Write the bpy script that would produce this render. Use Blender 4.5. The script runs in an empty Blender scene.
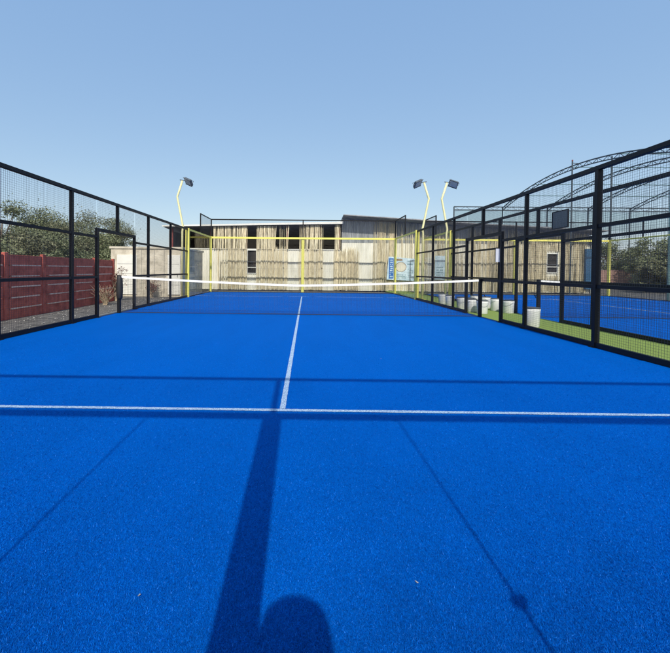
import bpy, bmesh, math, random
from mathutils import Vector, Matrix
random.seed(7)
R = math.radians
scn = bpy.context.scene
C = scn.collection

# ------------------------------------------------------------------ camera
cam_d = bpy.data.cameras.new('camera'); cam = bpy.data.objects.new('camera', cam_d); C.objects.link(cam)
cam_d.sensor_width = 36; cam_d.lens = 36*368.66/670
cam_d.shift_x = (335-302.95)/670; cam_d.shift_y = -(326.5-275.96)/670
cam_d.clip_start = 0.05; cam_d.clip_end = 2000
cr = Vector((0.99990806, 0.00915941, 0.00999855)); cu = Vector((-0.01014341, 0.01590787, 0.99982201)); cf = Vector((-0.00899873, 0.99983151, -0.01599932))
m = Matrix((cr, cu, -cf)).transposed().to_4x4(); m.translation = Vector((0.201, -10.199, 1.246))
cam.matrix_world = m
scn.camera = cam
scn.render.resolution_x = 1024; scn.render.resolution_y = 998

# ------------------------------------------------------------------ light
EL = 42.9
world = bpy.data.worlds.new('World'); scn.world = world; world.use_nodes = True
wn = world.node_tree.nodes; wl = world.node_tree.links
sky = wn.new('ShaderNodeTexSky'); sky.sky_type = 'NISHITA'; sky.sun_disc = False
sky.sun_elevation = R(EL); sky.sun_rotation = R(178.7); sky.air_density = 1.0; sky.dust_density = 1.2; sky.ozone_density = 1.6
bg = wn['Background']; bg.inputs[1].default_value = 0.15
# thin even haze in the air column: the clear-sky colour is damped and a pale veil added
dm = wn.new('ShaderNodeVectorMath'); dm.operation = 'MULTIPLY'; dm.inputs[1].default_value = (.74, .565, .29)
av = wn.new('ShaderNodeVectorMath'); av.operation = 'ADD'; av.inputs[1].default_value = (.15/.15, .30/.15, .60/.15)
wl.new(sky.outputs[0], dm.inputs[0]); wl.new(dm.outputs[0], av.inputs[0]); wl.new(av.outputs[0], bg.inputs[0])
sun_d = bpy.data.lights.new('sun', 'SUN'); sun_d.energy = 3.9; sun_d.angle = R(0.53); sun_d.color = (1.0, 0.95, 0.86)
sun = bpy.data.objects.new('sun', sun_d); C.objects.link(sun)
sv = Vector((0.0227*math.cos(R(EL)), -math.cos(R(EL)), math.sin(R(EL))))
sun.rotation_euler = sv.to_track_quat('Z', 'Y').to_euler(); sun.location = (0, -20, 20)
scn.view_settings.view_transform = 'Standard'; scn.view_settings.look = 'None'
scn.view_settings.exposure = 0.0; scn.view_settings.gamma = 1.0; scn.view_settings.use_curve_mapping = False

# ------------------------------------------------------------------ helpers
class MB:
    def __init__(s): s.v = []; s.f = []
    def box(s, x0, x1, y0, y1, z0, z1):
        b = len(s.v)
        s.v += [(x, y, z) for z in (z0, z1) for y in (y0, y1) for x in (x0, x1)]
        s.f += [tuple(b+i for i in q) for q in ((0,2,3,1),(4,5,7,6),(0,1,5,4),(2,6,7,3),(0,4,6,2),(1,3,7,5))]
        return s
    def cbox(s, c, sz): return s.box(c[0]-sz[0]/2, c[0]+sz[0]/2, c[1]-sz[1]/2, c[1]+sz[1]/2, c[2]-sz[2]/2, c[2]+sz[2]/2)
    def tube(s, pts, r, n=8, cap=True):
        pts = [Vector(p) for p in pts]
        rr = r if isinstance(r, (list, tuple)) else [r]*len(pts)
        b = len(s.v)
        d0 = (pts[1]-pts[0]).normalized()
        up = Vector((0, 0, 1)) if abs(d0.z) < 0.9 else Vector((0, 1, 0))
        for i, p in enumerate(pts):
            d = (pts[min(i+1, len(pts)-1)]-pts[max(i-1, 0)]).normalized()
            a = d.cross(up).normalized(); c = d.cross(a).normalized(); up = -c if (-c).dot(up) > 0 else c
            for k in range(n):
                t = 2*math.pi*(k+.5)/n
                s.v.append(tuple(p+a*(rr[i]*math.cos(t))+c*(rr[i]*math.sin(t))))
        for i in range(len(pts)-1):
            for k in range(n):
                s.f.append((b+i*n+k, b+i*n+(k+1) % n, b+(i+1)*n+(k+1) % n, b+(i+1)*n+k))
        if cap:
            s.f.append(tuple(b+k for k in range(n))[::-1]); s.f.append(tuple(b+(len(pts)-1)*n+k for k in range(n)))
        return s
    def lathe(s, prof, c=(0, 0, 0), n=28):
        b = len(s.v)
        for (r, z) in prof:
            for k in range(n):
                t = 2*math.pi*k/n
                s.v.append((c[0]+r*math.cos(t), c[1]+r*math.sin(t), c[2]+z))
        for i in range(len(prof)-1):
            for k in range(n):
                s.f.append((b+i*n+k, b+i*n+(k+1) % n, b+(i+1)*n+(k+1) % n, b+(i+1)*n+k))
        s.f.append(tuple(b+k for k in range(n))[::-1]); s.f.append(tuple(b+(len(prof)-1)*n+k for k in range(n)))
        return s
    def quad(s, a, b_, c, d):
        b = len(s.v); s.v += [tuple(a), tuple(b_), tuple(c), tuple(d)]; s.f.append((b, b+1, b+2, b+3)); return s
    def build(s, name, mat=None, parent=None, smooth=False, bevel=0):
        me = bpy.data.meshes.new(name); me.from_pydata(s.v, [], s.f)
        bm = bmesh.new(); bm.from_mesh(me); bmesh.ops.recalc_face_normals(bm, faces=bm.faces)
        if bevel: bmesh.ops.bevel(bm, geom=bm.edges[:], offset=bevel, segments=1, affect='EDGES')
        bm.to_mesh(me); bm.free()
        if smooth:
            for p in me.polygons: p.use_smooth = len(p.vertices) == 4
        o = bpy.data.objects.new(name, me); C.objects.link(o)
        if mat: me.materials.append(mat)
        if parent: o.parent = parent
        return o

def tag(o, label=None, cat=None, group=None, kind=None):
    if label: o['label'] = label
    if cat: o['category'] = cat
    if group: o['group'] = group
    if kind: o['kind'] = kind
    return o
def thing(name, label, cat, loc=(0, 0, 0), rz=0, group=None):
    o = bpy.data.objects.new(name, None); C.objects.link(o); o.empty_display_size = .2
    o.location = loc; o.rotation_euler = (0, 0, rz)
    return tag(o, label, cat, group)
def copy_tree(o, parent=None):
    c = o.copy(); C.objects.link(c)
    if parent: c.parent = parent
    for ch in list(o.children): copy_tree(ch, c)
    return c
def dup(o, label, loc, rz=0):
    c = copy_tree(o); c['label'] = label; c.location = loc; c.rotation_euler = (0, 0, rz); return c

# ------------------------------------------------------------------ materials
def mat(name, col, rough=.6, var=.0, scale=8, metal=0, bump=0, bscale=60, stretch=(1, 1, 1), col2=None, island=0, spec=.5):
    m = bpy.data.materials.new(name); m.use_nodes = True
    nt = m.node_tree; n = nt.nodes; l = nt.links; p = n['Principled BSDF']
    p.inputs['Roughness'].default_value = rough; p.inputs['Metallic'].default_value = metal
    p.inputs['Specular IOR Level'].default_value = spec
    tc = n.new('ShaderNodeTexCoord'); mp = n.new('ShaderNodeMapping'); mp.inputs['Scale'].default_value = stretch
    l.new(tc.outputs['Object'], mp.inputs[0])
    if var or col2:
        no = n.new('ShaderNodeTexNoise'); no.inputs['Scale'].default_value = scale; no.inputs['Detail'].default_value = 6; no.inputs['Roughness'].default_value = .65
        l.new(mp.outputs[0], no.inputs[0])
        cr = n.new('ShaderNodeValToRGB')
        a = [c*(1-var) for c in col]; b = [min(1, c*(1+var)) for c in (col2 or col)]
        cr.color_ramp.elements[0].color = (*a, 1); cr.color_ramp.elements[1].color = (*b, 1)
        cr.color_ramp.elements[0].position = .32; cr.color_ramp.elements[1].position = .68
        l.new(no.outputs[0], cr.inputs[0]); out = cr.outputs[0]
        if island:
            g = n.new('ShaderNodeNewGeometry'); mr = n.new('ShaderNodeMapRange'); mr.inputs[3].default_value = 1-island; mr.inputs[4].default_value = 1+island
            l.new(g.outputs['Random Per Island'], mr.inputs[0])
            mx = n.new('ShaderNodeVectorMath'); mx.operation = 'SCALE'
            l.new(out, mx.inputs[0]); l.new(mr.outputs[0], mx.inputs['Scale']); out = mx.outputs[0]
        l.new(out, p.inputs['Base Color'])
    else: p.inputs['Base Color'].default_value = (*col, 1)
    if bump:
        nb = n.new('ShaderNodeTexNoise'); nb.inputs['Scale'].default_value = bscale; nb.inputs['Detail'].default_value = 5
        bp = n.new('ShaderNodeBump'); bp.inputs['Strength'].default_value = bump; bp.inputs['Distance'].default_value = .02
        l.new(mp.outputs[0], nb.inputs[0]); l.new(nb.outputs[0], bp.inputs['Height']); l.new(bp.outputs[0], p.inputs['Normal'])
    return m

def turf_mat(name, dark, mid, lite, fleck, fleck_amt=.5, fs=1.0):
    m = bpy.data.materials.new(name); m.use_nodes = True
    nt = m.node_tree; n = nt.nodes; l = nt.links; p = n['Principled BSDF']
    p.inputs['Roughness'].default_value = .75; p.inputs['Specular IOR Level'].default_value = .015
    tc = n.new('ShaderNodeTexCoord')
    def noise(sc, det=4, r=.6, st=None):
        no = n.new('ShaderNodeTexNoise'); no.inputs['Scale'].default_value = sc; no.inputs['Detail'].default_value = det; no.inputs['Roughness'].default_value = r
        if st:
            mp = n.new('ShaderNodeMapping'); mp.inputs['Scale'].default_value = st; l.new(tc.outputs['Object'], mp.inputs[0]); l.new(mp.outputs[0], no.inputs[0])
        else: l.new(tc.outputs['Object'], no.inputs[0])
        return no.outputs[0]
    fine = noise(240*fs, 4, .7)
    cr = n.new('ShaderNodeValToRGB'); e = cr.color_ramp.elements
    e[0].position = .34; e[0].color = (*dark, 1); e[1].position = .66; e[1].color = (*lite, 1)
    e2 = cr.color_ramp.elements.new(.5); e2.color = (*mid, 1)
    l.new(fine, cr.inputs[0])
    # sand laid in the pile: sparse pale grains
    vo = n.new('ShaderNodeTexVoronoi'); vo.inputs['Scale'].default_value = 80*fs; l.new(tc.outputs['Object'], vo.inputs[0])
    th = n.new('ShaderNodeMapRange'); th.inputs[1].default_value = .16; th.inputs[2].default_value = .05; th.inputs[3].default_value = 0; th.inputs[4].default_value = 1
    l.new(vo.outputs['Distance'], th.inputs[0])
    sep = n.new('ShaderNodeSeparateColor'); l.new(vo.outputs['Color'], sep.inputs[0])
    gt = n.new('ShaderNodeMath'); gt.operation = 'GREATER_THAN'; gt.inputs[1].default_value = 1-fleck_amt*.45; l.new(sep.outputs[0], gt.inputs[0])
    patch = n.new('ShaderNodeMapRange'); patch.inputs[1].default_value = .25; patch.inputs[2].default_value = .6; l.new(noise(1.3, 3), patch.inputs[0])
    mu = n.new('ShaderNodeMath'); mu.operation = 'MULTIPLY'; l.new(th.outputs[0], mu.inputs[0]); l.new(gt.outputs[0], mu.inputs[1])
    mu2 = n.new('ShaderNodeMath'); mu2.operation = 'MULTIPLY'; l.new(mu.outputs[0], mu2.inputs[0]); l.new(patch.outputs[0], mu2.inputs[1])
    mx = n.new('ShaderNodeMix'); mx.data_type = 'RGBA'; l.new(mu2.outputs[0], mx.inputs[0]); l.new(cr.outputs[0], mx.inputs[6]); mx.inputs[7].default_value = (*fleck, 1)
    # broad brush marks in the pile
    big = n.new('ShaderNodeMapRange'); big.inputs[3].default_value = .88; big.inputs[4].default_value = 1.12
    l.new(noise(1.2, 5, .6, (1.6, .35, 1)), big.inputs[0])
    sc = n.new('ShaderNodeVectorMath'); sc.operation = 'SCALE'; l.new(mx.outputs[2], sc.inputs[0]); l.new(big.outputs[0], sc.inputs['Scale'])
    l.new(sc.outputs[0], p.inputs['Base Color'])
    bp = n.new('ShaderNodeBump'); bp.inputs['Strength'].default_value = .35; bp.inputs['Distance'].default_value = .006
    l.new(noise(330*fs, 3, .6), bp.inputs['Height']); l.new(bp.outputs[0], p.inputs['Normal'])
    return m

def glass_mat(name, tint):
    m = bpy.data.materials.new(name); m.use_nodes = True
    nt = m.node_tree; n = nt.nodes; l = nt.links; n.remove(n['Principled BSDF'])
    tr = n.new('ShaderNodeBsdfTransparent'); tr.inputs[0].default_value = (*tint, 1)
    gl = n.new('ShaderNodeBsdfGlossy'); gl.inputs['Roughness'].default_value = .02
    lw = n.new('ShaderNodeLayerWeight'); lw.inputs[0].default_value = .5
    pw = n.new('ShaderNodeMath'); pw.operation = 'POWER'; pw.inputs[1].default_value = 4
    ma = n.new('ShaderNodeMath'); ma.operation = 'MULTIPLY_ADD'; ma.inputs[1].default_value = .30; ma.inputs[2].default_value = .015
    l.new(lw.outputs['Facing'], pw.inputs[0]); l.new(pw.outputs[0], ma.inputs[0])
    mx = n.new('ShaderNodeMixShader'); l.new(ma.outputs[0], mx.inputs[0]); l.new(tr.outputs[0], mx.inputs[1]); l.new(gl.outputs[0], mx.inputs[2])
    l.new(mx.outputs[0], n['Material Output'].inputs[0]); return m
def net_cloth(name, col, alpha):
    m = bpy.data.materials.new(name); m.use_nodes = True
    nt = m.node_tree; n = nt.nodes; l = nt.links; p = n['Principled BSDF']; p.inputs['Base Color'].default_value = (*col, 1); p.inputs['Roughness'].default_value = .8
    tr = n.new('ShaderNodeBsdfTransparent'); mx = n.new('ShaderNodeMixShader'); mx.inputs[0].default_value = alpha
    l.new(tr.outputs[0], mx.inputs[1]); l.new(p.outputs[0], mx.inputs[2]); l.new(mx.outputs[0], n['Material Output'].inputs[0]); return m

M = dict(
 black=mat('black powder coat', (.008, .009, .012), .5, .25, 20, bump=.08, bscale=200, spec=.25),
 wire=mat('dark wire', (.045, .05, .06), .5),
 yellow=mat('yellow paint', (.80, .73, .16), .45, .08, 6, bump=.05),
 cream=mat('pale yellow pole paint', (.84, .79, .42), .45, .06, 6),
 turf=turf_mat('blue turf', (.0, .056, .27), (.0, .095, .44), (.0, .150, .63), (.12, .34, .78), .5),
 blade=mat('blue grass fibre', (.0, .088, .42), .7, .05, 1.2, col2=(.0, .132, .57), island=.32, spec=.06),
 sparkle=mat('painted glint fibre', (.02, .20, .74), .6, .1, 5, spec=.1),  # glints of the pile put into the colour of a few paler blades
 green=turf_mat('green turf', (.12, .17, .04), (.22, .30, .08), (.32, .42, .15), (.5, .5, .3), .4),
 line=mat('worn white turf', (.05, .20, .50), .8, .2, 110, bump=.5, bscale=250, col2=(.62, .74, .86), spec=.1),
 band=mat('net band canvas', (.85, .85, .80), .7, .05, 12, bump=.15),
 cord=mat('net cord', (.02, .022, .03), .7),
 steel=mat('grey steel', (.30, .31, .32), .45, .15, 20, metal=.6),
 lamp=mat('lamp housing grey', (.12, .14, .16), .4, .2, 30, metal=.3),
 lens=mat('lamp lens', (.40, .45, .50), .15, .1, 60),
 glass=glass_mat('clear glass', (.935, .945, .94)),
 gasket=mat('black gasket', (.02, .02, .02), .6),
 gravel=mat('dry grey dirt', (.085, .08, .073), .95, .35, 5, bump=1, bscale=40, col2=(.16, .15, .135)),
 stone=mat('loose stones', (.28, .27, .25), .9, .3, 30, col2=(.5, .48, .45), island=.4),
 kerb=mat('concrete kerb', (.22, .215, .20), .9, .2, 12, bump=.4),
 red=mat('dark red painted slabs', (.38, .068, .046), .8, .22, 5, bump=.3, bscale=50, col2=(.50, .13, .095)),
 mortar=mat('pale mortar', (.62, .40, .33), .9, .25, 20, col2=(.85, .66, .56)),
 plaster=mat('sandy plaster', (.50, .45, .35), .9, .12, 3, bump=.25, bscale=60, col2=(.68, .62, .50)),
 white=mat('chalky white paint', (.78, .77, .70), .7, .06, 4, bump=.06),
 corr=mat('cream corrugated sheet', (.76, .73, .60), .55, .08, 1.5, stretch=(3, 3, .6), col2=(.88, .85, .74)),
 zinc=mat('weathered zinc sheet', (.26, .28, .29), .5, .18, 2.2, stretch=(4, 4, .5), col2=(.42, .43, .42), metal=.2),
 roof=mat('grey roof sheet', (.20, .21, .22), .55, .2, 3, metal=.2, col2=(.34, .35, .36)),
 dark=mat('unlit shed lining', (.02, .02, .022), .9, .3, 4),  # near-black colour stands in for the shade in the shed and its windows
 reed=mat('dry reeds', (.48, .39, .23), .85, .18, 3, stretch=(9, 9, 1.1), col2=(.84, .75, .53), island=.27),
 rust=mat('rust red lath', (.20, .05, .045), .8, .3, 10),
 plastic=mat('white bucket plastic', (.66, .68, .69), .45, .04, 5, bump=.05, col2=(.80, .80, .77)),
 lid=mat('dark bucket rim', (.06, .07, .08), .5),
 paper=mat('pale lilac board', (.55, .58, .68), .6, .06, 10),
 banner=mat('pale blue banner', (.36, .55, .70), .6, .2, 4, col2=(.62, .74, .78)),
 bblue=mat('deep blue print', (.03, .14, .42), .6, .1, 10),
 bgrey=mat('grey blue print', (.17, .30, .36), .6, .15, 20),
 emblem=mat('cream print', (.72, .66, .52), .6, .08, 8),
 ering=mat('brown print', (.22, .14, .08), .6),
 tarp=mat('blue tarpaulin', (.03, .10, .20), .5, .25, 3, bump=.4, bscale=5),
 truss=mat('grey blue truss steel', (.055, .075, .09), .5, .2, 10),
 shade=net_cloth('teal shade net', (.10, .20, .20), .38),
 teal=mat('teal pipe paint', (.10, .19, .20), .5, .1, 10),
 bark=mat('grey bark', (.13, .10, .075), .9, .3, 12, bump=.8, bscale=30),
 leaf=mat('dusty olive leaves', (.15, .175, .09), .7, .2, .9, col2=(.23, .25, .15), island=.3, spec=.1),
 leaf2=mat('dry scrub leaves', (.14, .15, .085), .75, .2, 1.1, col2=(.23, .23, .145), island=.3, spec=.1),
 twig=mat('bare pale twigs', (.42, .34, .24), .9, .3, 8),
 dryleaf=mat('reddish dry leaves', (.16, .05, .04), .8, .3, 4, island=.4),
 wallbrown=mat('faded red block wall', (.25, .14, .12), .9, .2, 4, bump=.3, col2=(.33, .21, .18)),
 skin=mat('skin', (.45, .28, .19), .5), shirt=mat('grey shirt', (.18, .19, .21), .8, .1, 30, bump=.2), jeans=mat('navy trousers', (.03, .04, .08), .85, .2, 40, bump=.2),
 hair=mat('dark hair', (.012, .009, .007), .6, .3, 80), shoe=mat('shoe white', (.6, .6, .58), .6), phone=mat('phone body', (.02, .02, .022), .25),
)

# ------------------------------------------------------------------ ground and courts
YN = -10.3; AX = 11.6
g = MB(); g.quad((-900, -900, -.05), (900, -900, -.05), (900, 900, -.05), (-900, 900, -.05)); tag(g.build('ground', M['gravel']), kind='structure')
def slab(name, x0, x1, y0, y1, z0, z1, mt): return tag(MB().box(x0, x1, y0, y1, z0, z1).build(name, mt), kind='structure')
slab('court_turf', -5.06, 5.06, YN-.06, 10.06, -.04, 0, M['turf'])
slab('court_turf', AX-5.06, AX+5.06, YN-.06, 10.06, -.04, 0, M['turf'])
slab('kerb', -5.24, -5.062, YN-.2, 10.2, -.045, .012, M['kerb'])
slab('green_turf', 5.062, AX-5.062, YN-.2, 13, -.045, .008, M['green'])
slab('pavement', -5.2, 5.2, 10.062, 10.7, -.045, -.004, M['kerb'])
slab('pavement', AX-4.5, AX+5.2, 10.062, 10.7, -.045, -.004, M['kerb'])
def painted(name, x0, x1, y0, y1, cx):
    # hand-brushed edge: a strip whose two long edges wander by a few millimetres
    b = MB(); L = max(x1-x0, y1-y0); n = int(L/.03); along = (x1-x0) > (y1-y0)
    prev = None
    for i in range(n+1):
        t = i/n; j0 = random.uniform(-.0025, .0025); j1 = random.uniform(-.0025, .0025)
        if along: a = (cx+x0+(x1-x0)*t, y0+j0, .004); c = (cx+x0+(x1-x0)*t, y1+j1, .004)
        else: a = (cx+x0+j0, y0+(y1-y0)*t, .004); c = (cx+x1+j1, y0+(y1-y0)*t, .004)
        if prev: b.quad(prev[0], a, c, prev[1])
        prev = (a, c)
    return tag(b.build(name, M['line']), kind='structure')
for cx in (0, AX):
    painted('service_line', -5, 5, -6.975, -6.925, cx)
    painted('service_line', -5, 5, 6.925, 6.975, cx)
    painted('centre_line', -.025, .025, -7.0+.08, 7.13, cx)

# short pile of the turf nearest the camera: single blades of the artificial grass
import numpy as np
rng = np.random.default_rng(3)
n = 620000
D = 1/rng.uniform(1/6.5, 1/.95, n); X = .2+rng.uniform(-1, 1, n)*(D*1.02+.2); Y = -10.2+D
ok = (np.abs(X) < 4.98)
online = (np.abs(Y+6.95) < .028) | ((np.abs(X) < .028) & (Y > -6.93))
ok &= ~(online & (rng.random(n) < .5))
X = X[ok]; Y = Y[ok]; n = len(X)
a = rng.uniform(0, 2*np.pi, n); w = rng.uniform(.0007, .0016, n)*(1+.25*(Y+9)); h = rng.uniform(.003, .009, n); ln = rng.normal(0, .0045, (2, n))
V = np.empty((n, 3, 3), dtype=np.float32)
V[:, 0] = np.stack([X-w*np.cos(a), Y-w*np.sin(a), np.full(n, .0005)], 1)
V[:, 1] = np.stack([X+w*np.cos(a), Y+w*np.sin(a), np.full(n, .0005)], 1)
V[:, 2] = np.stack([X+ln[0], Y+ln[1], h], 1)
me = bpy.data.meshes.new('turf_pile'); me.vertices.add(n*3); me.vertices.foreach_set('co', V.ravel())
me.loops.add(n*3); me.loops.foreach_set('vertex_index', np.arange(n*3, dtype=np.int32))
me.polygons.add(n); me.polygons.foreach_set('loop_start', np.arange(0, n*3, 3, dtype=np.int32)); me.update(calc_edges=True)
me.materials.append(M['blade']); me.materials.append(M['sparkle']); me.polygons.foreach_set('material_index', ((rng.random(n) < .03)).astype(np.int32)); o = bpy.data.objects.new('turf_pile', me); C.objects.link(o)
tag(o, 'short blue artificial grass pile covering the near court', 'artificial grass', kind='stuff')
for i, (x, y, lb) in enumerate(((1.26, -5.02, 'tiny pale scrap on the blue turf beyond the service line, right of centre'), (.66, -8.75, 'tiny pale scrap on the near turf left of the long thin shadow at right'), (-.42, -8.82, 'tiny pale scrap on the near turf left of the wide post shadow'))):
    b = MB(); b.quad((0, 0, .009), (.012, .003, .010), (.013, .008, .012), (.002, .007, .010)); b.quad((0, 0, .008), (.012, .003, .009), (.013, .008, .011), (.002, .007, .009))
    q = b.build('scrap', M['stone']); q.location = (x, y, 0); q.rotation_euler = (0, 0, i*2.1); tag(q, lb, 'scrap')

# ------------------------------------------------------------------ wire mesh and side fences
def mesh_mb(u0, u1, z0, z1, axis='y', off=0, pitch=.04, t=.0022):
    b = MB(); n = max(1, round((u1-u0)/pitch)); k = max(1, round((z1-z0)/pitch)); h = t/2
    for i in range(1, n):
        u = u0+(u1-u0)*i/n
        if axis == 'y': b.box(off-h, off+h, u-h, u+h, z0, z1)
        else: b.box(u-h, u+h, off-h, off+h, z0, z1)
    for j in range(1, k):
        z = z0+(z1-z0)*j/k
        if axis == 'y': b.box(off+h, off+3*h, u0, u1, z-h, z+h)
        else: b.box(u0, u1, off+h, off+3*h, z-h, z+h)
    return b
def side_fence(label, loc, rz=0, bar=False):
    t = thing('side_fence', label, 'fence', loc, rz, 'black mesh side fences of the courts')
    P = .036; B = M['black']
    for y in (-4, -2, 2, 4): q = .047 if abs(y) == 4 and y < 0 else P; MB().box(-q, q, y-P, y+P, 0, 2.955).build('post', B, t, bevel=.004)
    for y in (-1, 1): MB().box(-P, P, y-P, y+P, 0, 2.255).build('post', B, t, bevel=.004)
    MB().box(-P, P, -P, P, 2.257, 2.955).build('post', B, t, bevel=.004)
    for y in (-4, -2, -1, 1, 2, 4):
        f = MB().box(-.075, .075, y-.065, y+.065, .0, .009)
        for sx in (-.058, .058): f.lathe([(.009, .009), (.009, .02)], (sx, y, 0), 6)
        f.build('base_plate', B, t)
    MB().box(-P-.003, P+.003, -5.985, 5.985, 2.957, 3.03).build('top_rail', B, t, bevel=.004)
    MB().box(-P+.004, P-.004, -1+P, 1-P, 2.17, 2.252).build('door_header', B, t)
    segs = [(-5.985-P, -4), (-4, -2), (-2, -1), (1, 2), (2, 4), (4, 5.985+P)]
    for a, b_ in segs:
        for z, h in ((.045, .04), (1.02, .03), (2.03, .03)):
            MB().box(-.03, .03, a+P, b_-P, z-h, z+h).build('rail', B, t)
        m_ = mesh_mb(a+P, b_-P, .085, .99); m2 = mesh_mb(a+P, b_-P, 1.05, 2.0)
        o = len(m_.v); m_.v += m2.v; m_.f += [tuple(i+o for i in f) for f in m2.f]
        m_.build('mesh_panel', M['wire'], t)
    for a, b_, z in ((-5.985-P, -4, 2.06), (-4, -2, 2.06), (2, 4, 2.06), (4, 5.985+P, 2.06)):
        mesh_mb(a+P, b_-P, z, 2.957).build('mesh_panel', M['wire'], t)
    for s in (-1, 1):   # the upper panels beside and over the gate opening
        m_ = mesh_mb(min(s*1, s*2)+(P if s < 0 else P), max(s*1, s*2)-P, 2.06, 2.957)
        m2 = mesh_mb(min(0, s*1)+(P if s > 0 else 0), max(0, s*1)-(P if s < 0 else 0), 2.257, 2.957)
        o = len(m_.v); m_.v += m2.v; m_.f += [tuple(i+o for i in f) for f in m2.f]
        m_.build('mesh_panel', M['wire'], t)
    if bar:
        MB().box(-.03, .03, -.955, -.05, .985, 1.055).build('barrier_rail', B, t)
    return t
fl = side_fence('black mesh side fence on the left, in front of the red slab wall', (-5.05, 0, 0))
fr = side_fence('black mesh side fence nearest on the right, beside the strip with the white buckets', (5.05, 0, 0), bar=True)
fa = side_fence('black mesh fence behind the white buckets, on the far edge of the green strip', (AX-5.05, 0, 0))
fb = dup(fl, 'black mesh fence on the far right side of the second court, below the arched frame', (AX+5.05, 0, 0))

# ------------------------------------------------------------------ glass walls
def glass_side(label, loc, rz=0):
    # local: runs along +y from 0 (gate side) to 4 (back corner)
    t = thing('glass_side_wall', label, 'glass wall', loc, rz, 'yellow framed glass side walls')
    Yw = M['yellow']
    MB().box(-.085, .085, 0, .10, 0, 3.04).build('post', Yw, t, bevel=.004)
    MB().box(-.03, .03, .10, 3.94, 2.965, 3.035).build('top_rail', Yw, t, bevel=.003)
    for a, b_ in ((.105, 2.0), (2.012, 3.93)): MB().box(-.006, .006, a, b_, .03, 2.96).build('glass_pane', M['glass'], t)
    MB().box(-.03, .03, .10, 3.94, 0, .028).build('bottom_rail', M['black'], t)
    # black mesh raised on the last two metres
    MB().box(-.025, .025, 2.0, 2.05, 3.037, 4.0).build('upper_post', M['black'], t)
    MB().box(-.022, .022, 2.05, 3.94, 3.955, 4.0).build('upper_rail', M['black'], t)
    mesh_mb(2.05, 3.94, 3.037, 3.955).build('mesh_panel', M['wire'], t)
    return t
def glass_back(label, loc, rz=0):
    t = thing('glass_back_wall', label, 'glass wall', loc, rz, 'yellow framed glass back walls')
    Yw = M['yellow']; B = M['black']
    for x in (-5.05, 5.05): MB().box(x-.055, x+.055, -.055, .055, 0, 3.04).build('corner_post', Yw, t, bevel=.004)
    MB().box(-.08, .08, .012, .11, 0, 3.045).build('centre_post', Yw, t, bevel=.004)
    MB().box(-4.99, 4.99, -.035, .008, 2.93, 3.03).build('top_rail', Yw, t, bevel=.003)
    xs = [-4.985, -3.1, -1.05, 0, 1.05, 3.1, 4.985]
    for a, b_ in zip(xs[:-1], xs[1:]): MB().box(a+.006, b_-.006, -.006, .004, .03, 2.925).build('glass_pane', M['glass'], t)
    for x in (-1.05, 1.05):
        j = MB().box(x-.006, x+.006, -.012, .008, .03, 2.925).build('joint_strip', M['gasket'], t)
        MB().lathe([(.02, 0), (.026, .004), (.026, .02), (.02, .024)], (0, 0, 0), 16).box(-.036, .01, -.012, .012, .018, .03).box(-.012, .034, -.03, -.012, .018, .028).build('clamp', M['black'], j)
        j.children[0].location = (x, -.013, 1.355); j.children[0].rotation_euler = (R(90), 0, 0)
    MB().box(-4.99, 4.99, -.03, .008, 0, .028).build('bottom_rail', B, t)
    for x in (-5.03, 0, 5.03): MB().box(x-.03, x+.03, -.028, .028, 3.047, 4.0).build('upper_post', B, t)
    MB().box(-4.998, 4.998, -.022, .022, 3.94, 4.0).build('upper_rail', B, t)
    for a, b_ in ((-4.998, -.032), (.032, 4.998)): mesh_mb(a, b_, 3.047, 3.94, 'x').build('mesh_panel', M['wire'], t)
    return t
gb = glass_back('wide glass back wall with yellow frame facing across the net, in front of the reed shed', (0, 10, 0))
dup(gb, 'near glass back wall at the photographer, seen only by the shadows of its post and rails', (0, YN, 0), math.pi)
dup(gb, 'yellow framed glass back wall of the second court on the right', (AX, 10, 0))
gs = glass_side('yellow framed glass side wall at the far left corner', (-5.05, 5.99, 0))
dup(gs, 'yellow framed glass side wall at the far right corner of the near court', (5.05, 5.99, 0))
dup(gs, 'yellow framed glass side wall of the second court just right of the near court', (AX-5.05, 5.99, 0))
dup(gs, 'yellow framed glass side wall at the far right end of the second court', (AX+5.05, 5.99, 0))

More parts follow.
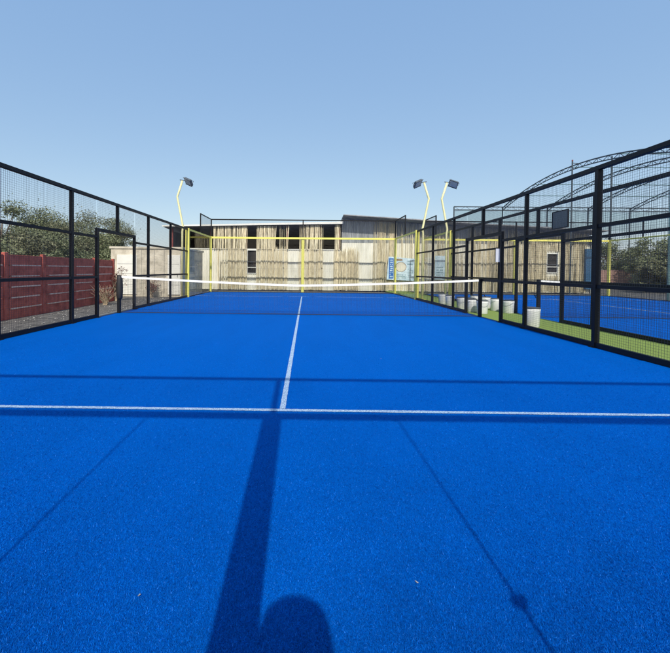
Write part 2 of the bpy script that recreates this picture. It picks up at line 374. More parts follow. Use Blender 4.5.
# ------------------------------------------------------------------ nets
pads = []
def net(label, loc, ztop=(1.035, .845), pad=True):
    t = thing('court_net', label, 'net', loc, 0, 'tennis style court nets')
    ze, zc = ztop
    def zt(x): a = abs(x)/4.98; return zc+(ze-zc)*a**1.35
    for s in (-1, 1):
        p = MB().box(s*5.0-.04, s*5.0+.04, -.04, .04, 0, ze+.02).build('net_post', M['black'], t, bevel=.006)
        w = MB().lathe([(.045, 0), (.075, .05), (.088, .22), (.085, .42), (.066, .6), (.05, .66)], (s*4.985, 0, .38), 12)
        if s < 0 and pad: pads.append((w, p))
        MB().tube([(s*5.05, 0, .62), (s*5.11, 0, .62), (s*5.11, -.06, .56)], .012, 6).build('crank_handle', M['black'], p)
    n = 236; b = MB(); xs = [-4.94+9.88*i/n for i in range(n+1)]; h = .0016
    for x in xs: b.box(x-h, x+h, -h, h, .03, zt(x)-.05)
    for k in range(21):
        f = k/21
        for i in range(0, n, 4):
            x0, x1 = xs[i], xs[min(i+4, n)]
            z0 = .03+(zt(x0)-.08)*f; z1 = .03+(zt(x1)-.08)*f
            b.tube([(x0, .002, z0), (x1, .002, z1)], .0018, 4, False)
    b.build('netting', M['cord'], t)
    b = MB(); N = 80
    for i in range(N):
        x0 = -4.95+9.9*i/N; x1 = -4.95+9.9*(i+1)/N
        for y in (-.008, .008):
            b.quad((x0, y, zt(x0)-.055), (x1, y, zt(x1)-.055), (x1, y, zt(x1)), (x0, y, zt(x0)))
        b.quad((x0, -.008, zt(x0)), (x1, -.008, zt(x1)), (x1, .008, zt(x1)), (x0, .008, zt(x0)))
    b.build('top_band', M['band'], t)
    MB().tube([(-4.95, 0, .025), (0, 0, .02), (4.95, 0, .025)], .009, 6).build('bottom_cord', M['cord'], t)
    return t
n1 = net('long court net with a white top band across the near blue court', (0, 0, 0))
dup(n1, 'net of the second court with white band, seen through the right fence', (AX, 0, 0))
for w_, p_ in pads: w_.build('post_pad', M['gasket'], p_, smooth=True)

# ------------------------------------------------------------------ light poles
def light_pole(label, loc, s):
    t = thing('light_pole', label, 'light pole', loc, 0, 'bent pale poles carrying floodlights')
    MB().tube([(-s*.08, 0, 0), (-s*.08, 0, 2.9), (-s*.05, 0, 3.1), (-s*.30, 0, 4.36), (-s*.31, 0, 4.42), (-s*.28, 0, 4.5), (-s*.09, 0, 5.12)], .043, 10).build('pole', M['cream'], t, smooth=True)
    MB().box(-s*.12-.09, -s*.12+.09, -.07, .07, -.02, .02).build('base_plate', M['yellow'], t)
    MB().tube([(-s*.20, 0, 5.16), (s*.02, 0, 5.13), (s*.10, -.03, 5.12)], .018, 8).build('bracket', M['lamp'], t)
    h = MB().box(-.19, .19, -.035, .035, -.16, .16)
    for k in range(9): h.box(-.17+.0425*k-.006, -.17+.0425*k+.006, .035, .075, -.14, .14)
    h.box(-.21, .21, -.045, -.03, -.18, -.16); h.box(-.21, .21, -.045, -.03, .16, .18)
    f = h.build('floodlight', M['lamp'], t)
    f.location = (s*.18, -.02, 5.07); f.rotation_euler = (R(48), R(s*24), R(s*-24) if s > 0 else R(24))
    MB().box(-.165, .165, -.039, -.0355, -.135, .135).build('lens', M['lens'], f)
    yk = MB().tube([(-.2, 0, 0), (-.215, .06, .0), (-.215, .12, .02), (.215, .12, .02), (.215, .06, 0), (.2, 0, 0)], .01, 6).build('yoke', M['lamp'], f)
    return t
light_pole('bent light pole at the far left corner of the near court', (-5.20, 6.03, 0), 1)
light_pole('left pole of the bent pair, at the far right corner of the near court', (5.22, 6.03, 0), -1)
light_pole('bent light pole right of the pair, standing at the second court', (AX-5.20, 6.03, 0), 1)

# ------------------------------------------------------------------ buckets
def bucket(label, x, y, s=1.0, rot=0):
    t = thing('bucket', label, 'bucket', (x, y, .009), rot, 'white buckets along the green strip')
    r0, r1, h = .145*s, .156*s, .39*s
    MB().lathe([(r0-.01, 0), (r0, .012), (r0+(r1-r0)*.8, h*.8), (r1, h*.82), (r1+.004, h*.84), (r1, h*.86), (r1+.006, h*.93), (r1-.004, h*.97), (r1-.012, h*.97), (r0-.01, .02)], n=32).build('pail', M['plastic'], t, smooth=True)
    MB().lathe([(r1-.012, h*.971), (r1+.008, h*.972), (r1+.008, h), (r1-.006, h+.008), (r1-.03, h+.003)], n=32).build('lid', M['lid'], t, smooth=True)
    a = [(math.cos(q)*(r1+.008), math.sin(q)*(r1+.008)*1.0, h*.86-.5*h*max(0, math.sin(q))*.0-.12*s*math.sin(q)) for q in [math.pi*k/10 for k in range(11)]]
    MB().tube(a, .0035, 5).build('handle', M['steel'], t)
    return t
bucket('largest, nearest white bucket, alone close behind the right fence', 5.33, -1.78, 1.12, .3)
bucket('white bucket standing alone before the dark mesh post, second nearest of all', 6.30, .95, 1.0, 2)
bucket('white bucket under the pale notice on the fence, left of the one standing alone', 6.27, 1.62, 1.0, 1)
bucket('right one of the white bucket pair in the gate opening, along the back row', 6.32, 2.38, 1.0, 4)
bucket('left one of the white bucket pair in the gate opening, along the back row', 6.22, 2.95, 1.0, 5.2)
bucket('white bucket touching the right net post', 5.42, .75, 1.0, 3)
bucket('white bucket between the net post and the gate jamb left of it', 5.33, 1.25, 1.0, .9)
bucket('white bucket just left of the gate jamb of the right fence', 5.36, 2.05, 1.0, 2.6)
bucket('narrower white bucket tucked behind the second fence post of the front row', 5.75, 2.25, .92, 3.1)
bucket('white bucket second from the far end of the front row', 5.36, 3.05, 1.0, 4.4)
bucket('farthest white bucket, at the end of the front row', 5.38, 3.8, 1.0, 5.5)

# notice and dark board on the second court's fence
t = thing('notice_board', 'small pale lilac notice fixed on a black fence post above the buckets', 'notice', (AX-5.11, 1.93, 1.57))
MB().box(-.10, .10, -.012, .0, 0, .44).build('board', M['paper'], t)
MB().box(-.105, .105, -.001, .012, -.005, .445).build('backing', M['black'], t)
t = thing('dark_panel', 'square dark panel hung high on the mesh fence behind the right fence', 'panel', (AX-5.12, -1.0, 2.36))
MB().box(-.02, .0, -.27, .27, 0, .40).build('sheet', M['lamp'], t)
fr_ = MB(); fr_.box(-.03, .005, -.29, -.27, -.02, .42); fr_.box(-.03, .005, .27, .29, -.02, .42); fr_.box(-.03, .005, -.27, .27, -.02, 0); fr_.box(-.03, .005, -.27, .27, .4, .42)
fr_.build('frame', M['black'], t)

# ------------------------------------------------------------------ reed shed
SY = 12.5
def corr(b, x0, x1, z0, z1, y, amp=.018, pitch=.11, slope=(0, 0)):
    n = max(2, int((x1-x0)/(pitch/6))); prev = None
    for i in range(n+1):
        x = x0+(x1-x0)*i/n; yy = y+amp*math.sin(2*math.pi*x/pitch); zt = z1+slope[0]*(x-x0)
        cur = ((x, yy, z0), (x, yy, zt))
        if prev: b.quad(prev[0], cur[0], cur[1], prev[1])
        prev = cur
    return b
def zl(x): return 3.90+.024*(x+5.6)             # eave line, left wing
def zr(x): return 4.50-.057*(x-2.4) if x < 10.7 else 4.03-.045*(x-10.7)
shed = thing('reed_shed', 'long low shed clad in dry reeds and cream corrugated sheet behind the glass wall', 'shed', (0, 0, 0))
wins = [(-3.42, -2.90, 1.04, 2.42), (14.9, 15.5, 1.25, 2.38)]
# cream corrugated lower wall, left out at the window
b = corr(MB(), -8.1, -3.42, 0, 2.48, SY); corr(b, -2.90, 2.3, 0, 2.48, SY); corr(b, -3.42, -2.90, 0, 1.04, SY); b.build('lower_wall', M['corr'], shed)
b = corr(MB(), 2.35, 14.9, 0, 2.95, SY); corr(b, 15.5, 17.5, 0, 2.95, SY); corr(b, 14.9, 15.5, 0, 1.25, SY); corr(b, 14.9, 15.5, 2.38, 2.95, SY); b.build('lower_wall', M['corr'], shed)
b = MB(); n = 40
for i in range(n):
    x0 = 2.35+15.15*i/n; x1 = 2.35+15.15*(i+1)/n
    corr(b, x0, x1, 2.96, zr(x0)-.02, SY+.03, slope=((zr(x1)-zr(x0))/(x1-x0), 0))
b.build('upper_wall', M['zinc'], shed)
# back wall, floor lining and side walls
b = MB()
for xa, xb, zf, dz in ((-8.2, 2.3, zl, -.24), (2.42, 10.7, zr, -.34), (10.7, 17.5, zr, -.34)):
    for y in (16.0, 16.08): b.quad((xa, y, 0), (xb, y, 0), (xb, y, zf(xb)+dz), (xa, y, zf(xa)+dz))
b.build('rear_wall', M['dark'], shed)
MB().box(-8.26, -8.2, 12.4, 16.0, 0, 3.6).build('end_wall', M['zinc'], shed)
MB().box(17.51, 17.57, 12.4, 16.0, 0, 3.5).build('end_wall', M['zinc'], shed)
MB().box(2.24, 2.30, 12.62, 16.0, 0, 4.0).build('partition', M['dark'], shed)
# roofs
b = MB()
def roofstrip(x0, x1, zf, over, th, y1=16.2, fall=.25, n=20):
    for i in range(n):
        a = x0+(x1-x0)*i/n; c = x0+(x1-x0)*(i+1)/n
        z0, z1 = zf(a), zf(c)
        P = [(a, SY-over, z0), (c, SY-over, z1), (c, y1, z1-fall), (a, y1, z0-fall)]
        b.quad(*P); b.quad(*[(p[0], p[1], p[2]+th) for p in P])
        b.quad(P[0], P[1], (P[1][0], P[1][1], P[1][2]+th), (P[0][0], P[0][1], P[0][2]+th))
    for x in (x0, x1):
        z = zf(x); b.quad((x, SY-over, z), (x, y1, z-fall), (x, y1, z-fall+th), (x, SY-over, z+th))
roofstrip(-8.6, 2.42, zl, .30, .05); b.build('left_roof', M['roof'], shed)
b = MB(); roofstrip(2.36, 17.9, zr, .95, .05, fall=.35); b.build('right_roof', M['roof'], shed)
b = MB()
for y0 in (SY-.325, SY-.303): b.quad((-8.6, y0, zl(-8.6)-.02), (2.4, y0, zl(2.4)-.02), (2.4, y0, zl(2.4)+.12), (-8.6, y0, zl(-8.6)+.05))
b.quad((-8.6, SY-.325, zl(-8.6)+.05), (2.4, SY-.325, zl(2.4)+.12), (2.4, SY-.303, zl(2.4)+.12), (-8.6, SY-.303, zl(-8.6)+.05))
b.build('fascia', M['white'], shed)
# posts and laths in the open band of the left wing
for x in (-8.1, -5.7, -3.5, -1.0, .0, 1.0, 2.2): MB().box(x-.04, x+.04, SY+.05, SY+.13, 0, zl(x)-.05).build('post', M['rust'], shed)
b = MB(); b.box(-8.1, 2.25, SY-.05, SY+.04, 2.485, 2.53); b.build('sill_rail', M['white'], shed)
# windows
for x0, x1, z0, z1 in wins:
    w = MB(); e = .04
    for (a, c, d, f_) in ((x0-e, x1+e, z1, z1+e*1.6), (x0-e, x1+e, z0-e, z0), (x0-e, x0, z0, z1), (x1, x1+e, z0, z1), (x0, x1, z0+.32, z0+.36)): w.box(a, c, SY-.06, SY+.02, d, f_)
    fr_ = w.build('window', M['white'], shed)
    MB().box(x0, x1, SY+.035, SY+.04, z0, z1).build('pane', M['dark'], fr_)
# horizontal battens across the wall
for z in (.74, 1.72):
    MB().tube([(-4.7, SY-.03, z), (17.3, SY-.03, z)], .018, 6).build('batten', M['steel'], shed)
# reed screens
for z, x0, x1 in ((1.32, -4.7, 2.3), (.38, -4.7, 2.3), (2.2, -4.7, -3.5), (1.32, 4.3, 14.8), (2.2, 8.2, 14.8), (3.2, 11.6, 16.9)):
    MB().tube([(x0+(x1-x0)*i/24, SY-.152+random.uniform(-.006, .006), z+random.uniform(-.012, .012)) for i in range(25)], .0035, 4).build('tie_wire', M['steel'], shed)
def reeds(x0, x1, z0, ztop, y=SY-.08, dens=30, ragged=.1, thin=1.0):
    b = MB(); n = int((x1-x0)*dens*thin); cl = [random.uniform(x0, x1) for _ in range(max(2, int((x1-x0)*5)))]
    for i in range(n):
        x = min(x1, max(x0, random.gauss(random.choice(cl), .07))) if i % 2 else random.uniform(x0, x1); w = random.uniform(.006, .016); top = ztop(x)-abs(random.gauss(0, ragged)); lean = random.gauss(0, .03)
        yy = y+random.uniform(-.05, .03); zb = z0+random.uniform(0, .08)
        xm = x+lean*.5+random.gauss(0, .006); zm = (zb+top)/2
        b.tube([(x, yy, zb), (xm, yy, zm), (x+lean, yy, top)], [w, w*.95, w*.55], 4, False)
    return b.build('reed_screen', M['reed'], shed)
eL = lambda x: zl(x)-.02
eR = lambda x: zr(x)-.1
for a, c, top, d, rg in ((-4.75, -3.48, eL, 66, .03), (-5.65, -4.7, lambda x: zl(x), 16, .35), (-2.88, -1.75, eL, 74, .06), (-1.72, -.98, lambda x: 2.75, 66, .25), (-1.7, -1.0, eL, 14, .1), (-.26, 1.22, lambda x: 2.62, 70, .2), (-.2, .3, eL, 22, .1), (.35, 1.22, eL, 40, .1), (1.92, 2.3, eL, 44, .1), (1.9, 2.32, lambda x: 2.62, 60, .2),
                         (2.3, 3.3, lambda x: 2.7, 62, .2), (1.9, 3.4, lambda x: 2.5, 50, .2), (4.25, 5.7, eR, 74, .15), (5.7, 8.2, eR, 26, .5), (8.2, 9.5, eR, 66, .4), (9.5, 10.0, lambda x: 2.6, 24, .5), (10.0, 11.9, eR, 60, .3), (11.9, 12.3, eR, 20, .6), (12.3, 14.8, eR, 70, .3), (15.6, 17.2, eR, 74, .2), (14.8, 15.6, lambda x: 1.1, 60, .1), (14.8, 15.6, eR, 0, .1)):
    if d: reeds(a, c, .02, top, dens=d, ragged=rg)
# reeds hanging in the open band
b = MB()
for x0, x1, k in ((-5.5, -3.5, 46), (-1.0, -.95, 3), (-.3, 1.2, 26), (1.9, 2.2, 8), (-2.9, -1.7, 30)):
    for i in range(k):
        x = random.uniform(x0, x1); b.tube([(x, SY-.13, 2.5), (x+random.gauss(0, .04), SY-.13, zl(x)-.05)], random.uniform(.012, .028), 4, False)
b.build('reed_bundle', M['reed'], shed)
# short pieces of reed over the right window
reeds(14.8, 15.6, 2.5, eR, dens=70, ragged=.1)
tag(MB().box(17.05, 17.5, SY-.22, SY-.19, .25, 2.7).build('tarpaulin', M['tarp']), 'narrow dark blue tarpaulin hanging at the right end of the reed shed', 'tarpaulin')

# banners on the shed
def text_rows(b, x0, x1, z0, z1, rows, fill=.6, y=-.013):
    dz = (z1-z0)/rows
    for r in range(rows):
        x = x0; zc = z0+dz*(r+.5)
        while x < x1-.02:
            w = random.uniform(.03, .09); w = min(w, x1-x)
            if random.random() < fill+.25: b.box(x, x+w*.8, y, -.0105, zc-dz*.28, zc+dz*.28)
            x += w
    return b
t = thing('shop_banner', 'pale blue banner with a round cream emblem hanging on the reed shed', 'banner', (5.08, SY-.24, .72))
bd = MB(); bd.quad((.0, 0, .0), (1.66, 0, -.06), (1.68, 0, 1.28), (.11, 0, 1.40)); bd.quad((.0, -.01, .0), (1.66, -.01, -.06), (1.68, -.01, 1.28), (.11, -.01, 1.40))
for p, q in (((0, 0), (1.66, -.06)), ((1.66, -.06), (1.68, 1.28)), ((1.68, 1.28), (.11, 1.40)), ((.11, 1.40), (0, 0))): bd.quad((p[0], 0, p[1]), (q[0], 0, q[1]), (q[0], -.01, q[1]), (p[0], -.01, p[1]))
bd.build('sheet', M['banner'], t)
MB().box(.13, .42, -.0125, -.0105, .06, 1.30).build('blue_strip', M['bblue'], t)
text_rows(MB(), .20, .38, .12, 1.24, 9, .6, -.016).build('strip_lettering', M['banner'], t)
b = MB(); N = 32; b.v = [(.86+.30*math.cos(2*math.pi*k/N), -.013, .77+.27*math.sin(2*math.pi*k/N)) for k in range(N)]; b.f = [tuple(range(N))]
b.build('emblem', M['emblem'], t)
b = MB()
for k in range(N):
    a0, a1 = 2*math.pi*k/N, 2*math.pi*(k+1)/N
    b.quad(*[(.86+rx*math.cos(a), -.0145, .77+rz*math.sin(a)) for rx, rz, a in ((.30, .27, a0), (.335, .30, a0), (.335, .30, a1), (.30, .27, a1))])
b.build('emblem_ring', M['ering'], t)
text_rows(MB(), 1.3, 1.6, .12, .70, 6).build('lettering', M['bgrey'], t)
text_rows(MB(), .55, 1.2, .06, .34, 3).build('lettering', M['bgrey'], t)
text_rows(MB(), 1.25, 1.6, .85, 1.2, 2).build('lettering', M['bgrey'], t)
MB().box(.52, .95, -.013, -.0105, 1.14, 1.27).build('lettering', M['ering'], t)
t = thing('shop_banner', 'plain pale blue banner seen through the right fence, right of the emblem banner', 'banner', (8.0, SY-.24, .75))
MB().box(0, .62, -.01, 0, 0, 1.45).build('sheet', M['banner'], t); text_rows(MB(), .1, .5, .2, .8, 4).build('lettering', M['bgrey'], t)

# ------------------------------------------------------------------ left: red slab wall and small building
t = thing('slab_wall', 'dark red painted precast slab wall with pale joints behind the left fence', 'wall', (0, 0, 0))
def wx(y): return -7.08-.055*max(0, y+2)
y = -11.1; ys = []
while y < 4.4: ys.append(y); y += 1.4
for i, y in enumerate(ys):
    x = wx(y); MB().box(x-.06, x+.035, y-.06, y+.06, -.05, 1.61).build('post', M['red'], t, bevel=.01)
    if i+1 < len(ys):
        y1 = ys[i+1]; xb = wx(y1); mb = MB(); mj = MB()
        for k in range(6):
            z0 = -.05+.27*k; dx = random.uniform(-.008, .008)
            A = (x-.03+dx, y+.078, z0); B = (xb-.03+dx, y1-.078, z0)
            q = [A, B, (B[0]+.05, B[1], z0), (A[0]+.05, A[1], z0)]
            n0 = len(mb.v); mb.v += q+[(p[0], p[1], p[2]+.255) for p in q]
            mb.f += [tuple(n0+j for j in f) for f in ((0, 1, 2, 3), (4, 7, 6, 5), (0, 4, 5, 1), (1, 5, 6, 2), (2, 6, 7, 3), (3, 7, 4, 0))]
            if k: 
                a_ = random.uniform(.02, .12); c_ = random.uniform(.88, .98)
                def L(f_): return (A[0]+(B[0]-A[0])*f_, A[1]+(B[1]-A[1])*f_)
                p0, p1 = L(a_), L(c_)
                mj.tube([(p0[0]+.045, p0[1], z0-.008), (p1[0]+.045, p1[1], z0-.008)], .021, 5)
        mb.build('slab_panel', M['red'], t, bevel=.004); mj.build('joint', M['mortar'], t)

t = thing('storage_building', 'low sand coloured building with two white doors and flat roof behind the left fence', 'building', (0, 0, 0))
BY = 6.6
MB().box(-8.75, -5.5, BY, BY+3.4, -.05, 2.14).build('wall', M['plaster'], t, bevel=.01)
MB().box(-8.80, -5.45, BY-.05, BY+3.5, 2.143, 2.24).build('roof_slab', M['plaster'], t, bevel=.008)
for x0, x1 in ((-8.45, -7.55), (-6.12, -5.56)):
    d = MB().box(x0, x1, BY-.045, BY-.003, .06, 1.86).build('door', M['white'], t, bevel=.004)
    MB().tube([(x1-.1, BY-.05, .98), (x1-.1, BY-.10, .98), (x1-.1, BY-.10, .88)], .012, 6).build('handle', M['steel'], d)
    b = MB()
    for zz in (.5, 1.0, 1.45): b.box(x0+.03, x1-.03, BY-.052, BY-.046, zz, zz+.012)
    b.build('groove', M['steel'], d)
b = MB()
for x in (-7.35, -6.75, -6.3): b.box(x, x+.014, BY-.006, BY-.001, .1, 2.1)
b.box(-7.5, -6.2, BY-.006, BY-.001, .86, .9); b.build('crack', M['kerb'], t)
# low cream wall between the building and the red wall, far behind
tag(MB().box(-12.5, -8.9, 8.6, 8.8, -.05, 1.55).build('boundary_wall', M['plaster'], bevel=.01), 'short sand coloured wall between the red slab wall and the small building', 'wall')
# grey tank-like unit beside the building, seen through the corner glass
# ------------------------------------------------------------------ vegetation
def leaf_mb(b, c, r, n, size, flat=1.0):
    for i in range(n):
        u = Vector((random.gauss(0, 1), random.gauss(0, 1), random.gauss(0, 1))).normalized()*(random.random()**.45)
        p = Vector(c)+Vector((u.x*r[0], u.y*r[1], u.z*r[2]))
        a = Vector((random.gauss(0, 1), random.gauss(0, 1), random.gauss(0, .6))).normalized(); s = size*random.uniform(.5, 1.3)
        d = a.cross(Vector((random.gauss(0, 1), random.gauss(0, 1), random.gauss(0, 1)))).normalized()
        b.quad(p-a*s-d*s*.1, p+d*s*.45, p+a*s, p-d*s*.45)
def tree(name, label, x, y, h, w, group, mt='leaf', nl=17000, base=.25, size=.055, n=16):
    t = thing(name, label, 'tree', (x, y, -.05), random.uniform(0, 6), group)
    tr = MB(); tr.tube([(0, 0, 0), (.1, .05, h*.25), (-.05, .1, h*.5), (.1, 0, h*.78)], [.14, .11, .075, .03], 8)
    tips = []
    for k in range(n):
        a = random.uniform(0, 6.28); z0 = h*random.uniform(.15, .6); rr = w*random.uniform(.35, 1)
        z1 = min(h*.95, h*(base+.05)+random.random()**.8*h*(1-base)*(1-.45*(rr/w)**2))
        p1 = (rr*math.cos(a), rr*math.sin(a), z1); mid = (p1[0]*.5, p1[1]*.5, (z0+z1)/2+.1)
        tr.tube([(0, .05, z0), mid, p1], [.05, .03, .01], 5); tips.append(p1)
    tr.build('trunk', M['bark'], t, smooth=True)
    b = MB()
    tips += [(random.gauss(0, w*.3), random.gauss(0, w*.3), h*random.uniform(base, .85)) for _ in range(n//2)]
    for p in tips:
        r = w*random.uniform(.22, .42); leaf_mb(b, p, (r, r, r*random.uniform(.5, .8)), nl//len(tips), size)
    for i in range(nl//10):  # stray sprays breaking the outline
        p = random.choice(tips); leaf_mb(b, (p[0]+random.gauss(0, w*.16), p[1]+random.gauss(0, w*.16), p[2]+abs(random.gauss(0, h*.07))), (.06, .06, .08), 2, size*.8)
    b.build('crown', M[mt], t)
    return t
G1 = 'scrubby trees behind the red wall'
for x, y, h, w, mt, lb in ((-14.8, 7.9, 4.5, 2.2, 'leaf', 'olive green tree at the left edge of the photo above the red wall'),
                           (-13.6, 8.8, 3.5, 2.2, 'leaf2', 'low dry scrub tree, second from the left above the red wall'),
                           (-14.4, 11.4, 4.75, 2.4, 'leaf', 'rounded olive tree between the first and second left fence posts'),
                           (-14.0, 14.3, 4.75, 2.4, 'leaf2', 'brownish tree right behind the second left fence post'),
                           (-14.9, 17.0, 4.9, 2.3, 'leaf', 'tree rising above the gate opening of the left fence'),
                           (-10.6, 6.2, 2.7, 1.7, 'leaf', 'dense low green bush just behind the red wall near its far end'),
                           (-10.2, 2.6, 2.6, 1.6, 'leaf2', 'dense low olive bush just behind the middle of the red wall'),
                           (-10.0, -.4, 2.5, 1.6, 'leaf', 'dense low bush just behind the red wall at the left edge'),
                           (-12.0, 10.2, 3.2, 1.9, 'leaf', 'dense green bush behind the cream wall, seen in the gate opening'),
                           (-16.5, 26, 3.9, 1.7, 'leaf2', 'small hazy tree above the roof of the sand coloured building')):
    tree('scrub_tree', lb, x, y, h, w, G1, mt, base=.12 if h < 3.1 else .2, n=22 if h < 3.1 else 18)
G2 = 'trees at the far right beyond the second court'
for x, y, h, w, mt, lb in ((28.3, 18.5, 4.5, 2.6, 'leaf', 'dense green tree seen through mesh at the right edge'),
                           (27.0, 22.8, 4.6, 2.3, 'leaf', 'green tree left of the one at the right edge, beyond the second court'),
                           (33.5, 21, 4.4, 2.6, 'leaf2', 'brownish tree farthest right beyond the second court'),
                           (24.0, 14.6, 2.1, 1.5, 'leaf2', 'low brown bush before the faded red wall at the right'),
                           (25.6, 27, 4.0, 1.8, 'leaf2', 'pale scrub tree just right of the shed end, farthest back')):
    tree('broadleaf_tree', lb, x, y, h, w, G2, mt, base=.1, n=30, nl=15000, size=.085)
tag(MB().box(20.6, 44, 20.4, 20.6, -.05, 1.5).build('block_wall', M['wallbrown'], bevel=.01), 'faded reddish block wall at the right under the trees beyond the second court', 'wall')
# bare bush at the end of the red wall
def bare_bush(label, x, y, h, w, leaves):
    t = thing('bare_bush', label, 'bush', (x, y, -.05), 0, 'half bare bushes beside the left fence')
    b = MB(); tips = []
    for k in range(34):
        a = random.uniform(0, 6.28); rr = w*random.uniform(.2, 1); z = h*random.uniform(.45, 1)
        p = (rr*math.cos(a), rr*math.sin(a), z)
        b.tube([(random.gauss(0, .03), random.gauss(0, .03), 0), (p[0]*.35, p[1]*.35, z*.5), p], [.014, .009, .003], 4)
        tips.append(p)
        for q in range(3):
            d = (p[0]*.6+random.gauss(0, .08), p[1]*.6+random.gauss(0, .08), z*random.uniform(.6, 1.05)); b.tube([(p[0]*.35, p[1]*.35, z*.5), d], [.006, .002], 4); tips.append(d)
    b.build('branch', M['twig'], t)
    l_ = MB()
    for p in tips: leaf_mb(l_, p, (.07, .07, .07), leaves, .028)
    l_.build('foliage', M['dryleaf'], t)
bare_bush('half bare bush with pale stems and reddish leaves at the end of the red wall', -7.35, 4.35, 1.35, .42, 10)
bare_bush('low bare shrub with thin twigs in front of the red wall', -6.85, 2.7, .75, .55, 3)
bare_bush('small dry plant against the sand coloured building between its doors', -6.7, 6.2, .85, .35, 6)
# debris
b = MB()
for i in range(650):
    x = random.uniform(-7, -5.35); y = random.uniform(-9, 10); s = random.uniform(.005, .022)*(1 if random.random() < .93 else 2)
    if y > 6 and x < -5.4: continue
    c = (x, y, -.05+s*.4); n0 = len(b.v)
    vs = [(1, 0, 0), (-1, 0, 0), (0, 1, 0), (0, -1, 0), (0, 0, .7), (0, 0, -.7)]
    b.v += [(c[0]+v[0]*s*random.uniform(.6, 1.3), c[1]+v[1]*s*random.uniform(.6, 1.3), c[2]+v[2]*s) for v in vs]
    b.f += [tuple(n0+j for j in f) for f in ((0, 2, 4), (2, 1, 4), (1, 3, 4), (3, 0, 4), (2, 0, 5), (1, 2, 5), (3, 1, 5), (0, 3, 5))]
tag(b.build('loose_stones', M['stone']), 'loose pale stones scattered on the dirt between the red wall and left fence', 'stones', kind='stuff')

# ------------------------------------------------------------------ arched frame on the right
t = thing('arched_frame', 'large arched steel truss roof frame rising at the right beyond the second court', 'roof frame', (0, 0, 0))
def az(y): return 8.10-.0200*(y-14.1)**2
XS = (17.2, 21.07, 24.6, 28.2, 31.8)
for X in XS:
    b = MB(); N = 44; ys = [5.7+16.4*i/N for i in range(N+1)]
    top = [(X, y, az(y)) for y in ys]; bot = [(X, y, az(y)-.24) for y in ys]
    b.tube(top, .042, 6); b.tube(bot, .036, 6)
    for i in range(N):
        b.tube([bot[i], top[i+1]] if i % 2 else [top[i], bot[i+1]], .017, 4, False)
        if i % 2 == 0: b.tube([bot[i], top[i]], .012, 4, False)
    b.build('arch_truss', M['truss'], t)
for X in XS:
    for y in (5.7, 22.1):
        if X == 17.2 and y < 6: continue
        MB().tube([(X, y, -.05), (X, y, 6.85)], .055, 8).build('column', M['truss'], t)
MB().tube([(17.2, 7.25, -.05), (17.2, 7.25, az(7.25)-.2)], .055, 8).build('column', M['teal'], t)
for y in (7.0, 10.2, 13.9, 17.6, 19.8):
    MB().tube([(17.2, y, az(y)-.02), (31.8, y, az(y)-.02)], .028, 6).build('purlin', M['teal'], t)
for z in (6.9, 6.62): MB().tube([(13.0, 22.1, z), (34, 22.1, z)], .045, 6).build('eave_beam', M['truss'], t)
b = MB()
for i in range(42): b.tube([(13+i*.5, 22.1, 6.62 if i % 2 else 6.9), (13.5+i*.5, 22.1, 6.9 if i % 2 else 6.62)], .014, 4, False)
b.build('beam_lacing', M['truss'], t)
for X in (13.0,): MB().tube([(X, 22.1, -.05), (X, 22.1, 6.9)], .055, 8).build('column', M['truss'], t)
b = MB(); N = 60
for i in range(N):
    x0 = 13+21*i/N; x1 = 13+21*(i+1)/N
    f = lambda x: 22.16+.08*math.sin(x*2.1)
    b.quad((x0, f(x0), 4.9), (x1, f(x1), 4.9), (x1, f(x1), 6.6), (x0, f(x0), 6.6))
b.build('shade_net', M['shade'], t)
for x, y, z, lb in ((15.55, 11.4, 7.75, 'tall thin dark mast with a reddish tip, left one under the first arch'), (18.15, 11.8, 8.2, 'tall thin dark mast without a tip, right one reaching the arch')):
    q = thing('steel_mast', lb, 'mast', (x, y, -.05), 0, 'thin masts below the arched frame')
    MB().tube([(0, 0, 0), (0, 0, z)], .04, 8).build('pole', M['truss'], q)
    MB().box(-.12, .12, -.12, .12, 0, .03).build('base_plate', M['steel'], q)
    if x < 16: MB().tube([(0, 0, z), (0, 0, z+.08)], .042, 8).build('tip', M['rust'], q); MB().tube([(0, 0, z-.1), (.35, 0, z-.12)], .02, 6).build('arm', M['truss'], q)

# ------------------------------------------------------------------ the photographer (only the shadow of the head is in the picture)
def skinned(name, nodes, edges, mt, parent, lv=2):
    me = bpy.data.meshes.new(name); me.from_pydata([n[0] for n in nodes], edges, [])
    o = bpy.data.objects.new('tmp_'+name, me); C.objects.link(o)
    md = o.modifiers.new('s', 'SKIN'); md.use_smooth_shade = True
    for i, n in enumerate(nodes):
        sv_ = me.skin_vertices[0].data[i]; r = n[1]; sv_.radius = r if isinstance(r, tuple) else (r, r); sv_.use_root = i == 0
    o.modifiers.new('u', 'SUBSURF').levels = lv
    dg = bpy.context.evaluated_depsgraph_get(); m2 = bpy.data.meshes.new_from_object(o.evaluated_get(dg)); m2.name = name
    bpy.data.objects.remove(o); m2.materials.clear(); m2.materials.append(mt)
    for p in m2.polygons: p.use_smooth = True
    q = bpy.data.objects.new(name, m2); C.objects.link(q); q.parent = parent; return q
pt = thing('person', 'standing person behind the near glass, seen only as the round head shadow', 'person', (.215, -10.78, -.05))
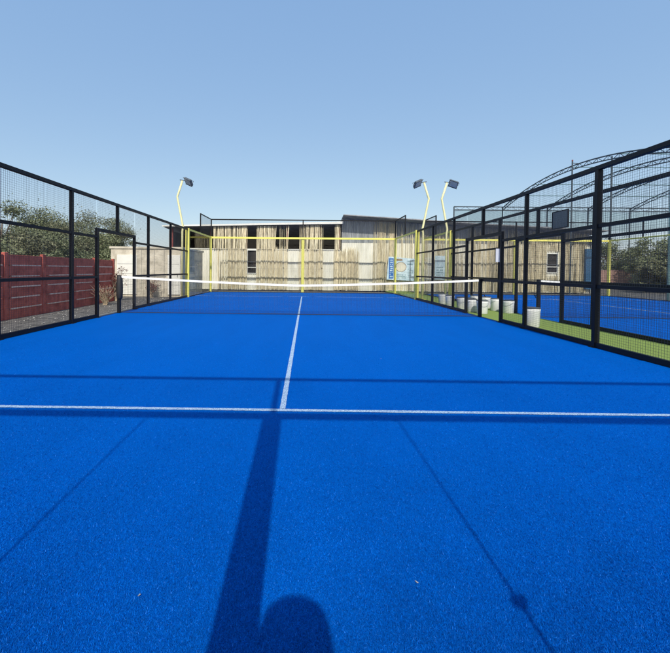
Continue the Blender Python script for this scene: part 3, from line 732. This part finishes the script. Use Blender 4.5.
nodes = [((0, 0, .95), (.15, .11)), ((0, .0, 1.15), (.13, .10)), ((0, .0, 1.35), (.16, .11)), ((0, 0, 1.47), (.08, .07)), ((0, .02, 1.55), .055), ((0, .03, 1.63), (.075, .09)), ((0, .03, 1.70), (.08, .10)), ((0, .02, 1.745), (.05, .06)),
         ((.18, 0, 1.42), .055), ((.22, .06, 1.15), .042), ((.10, .28, 1.24), .03), ((.075, .33, 1.27), (.02, .035)),
         ((-.18, 0, 1.42), .055), ((-.22, .06, 1.15), .042), ((-.10, .28, 1.24), .03), ((-.075, .33, 1.27), (.02, .035)),
         ((.09, 0, .85), .085), ((.10, .02, .50), .055), ((.11, 0, .09), .035), ((.12, .13, .045), (.04, .03)),
         ((-.09, 0, .85), .085), ((-.10, .02, .50), .055), ((-.11, 0, .09), .035), ((-.12, .13, .045), (.04, .03))]
edges = [(0, 1), (1, 2), (2, 3), (3, 4), (4, 5), (5, 6), (6, 7), (2, 8), (8, 9), (9, 10), (10, 11), (2, 12), (12, 13), (13, 14), (14, 15), (0, 16), (16, 17), (17, 18), (18, 19), (0, 20), (20, 21), (21, 22), (22, 23)]
# five fingers a hand, curled round the phone's edges
for s, pa in ((1, 11), (-1, 15)):
    for k, (dz, ln) in enumerate(((.03, .055), (.01, .062), (-.01, .058), (-.03, .046))):
        i = len(nodes); nodes += [((s*.085, .365, 1.275+dz), .009), ((s*.075, .365+ln*.55, 1.28+dz), .0085), ((s*.052, .365+ln*.7, 1.28+dz), .0075)]; edges += [(pa, i), (i, i+1), (i+1, i+2)]
    i = len(nodes); nodes += [((s*.06, .345, 1.30), .011), ((s*.04, .362, 1.325), .009)]; edges += [(pa, i), (i, i+1)]
skinned('body', nodes, edges, M['skin'], pt)
skinned('shirt', [((0, 0, .93), (.17, .13)), ((0, 0, 1.15), (.15, .12)), ((0, 0, 1.36), (.175, .125)), ((0, 0, 1.46), (.095, .085)), ((.19, 0, 1.415), .072), ((.215, .04, 1.24), .062), ((-.19, 0, 1.415), .072), ((-.215, .04, 1.24), .062)], [(0, 1), (1, 2), (2, 3), (2, 4), (4, 5), (2, 6), (6, 7)], M['shirt'], pt)
skinned('trousers', [((0, 0, .95), (.155, .12)), ((.09, 0, .83), .098), ((.10, .02, .50), .072), ((.11, 0, .12), .055), ((-.09, 0, .83), .098), ((-.10, .02, .50), .072), ((-.11, 0, .12), .055)], [(0, 1), (1, 2), (2, 3), (0, 4), (4, 5), (5, 6)], M['jeans'], pt)
skinned('hair', [((0, -.05, 1.56), (.12, .08)), ((0, -.03, 1.67), (.145, .12)), ((0, .01, 1.77), (.138, .12)), ((0, .01, 1.83), (.10, .09))], [(0, 1), (1, 2), (2, 3)], M['hair'], pt)
for s in (-1, 1):
    skinned('shoe', [((s*.11, -.03, .045), (.045, .045)), ((s*.115, .08, .04), (.048, .038)), ((s*.12, .18, .03), (.04, .028))], [(0, 1), (1, 2)], M['shoe'], pt)
ph = thing('phone', 'dark phone held up by the photographer, outside the picture', 'phone', (.215, -10.405, 1.225))
MB().box(-.077, .077, -.004, .004, -.037, .037).build('case', M['phone'], ph, bevel=.002)
ph2 = MB().box(-.07, .07, -.0055, -.0045, -.032, .032).build('screen', M['lens'], ph)
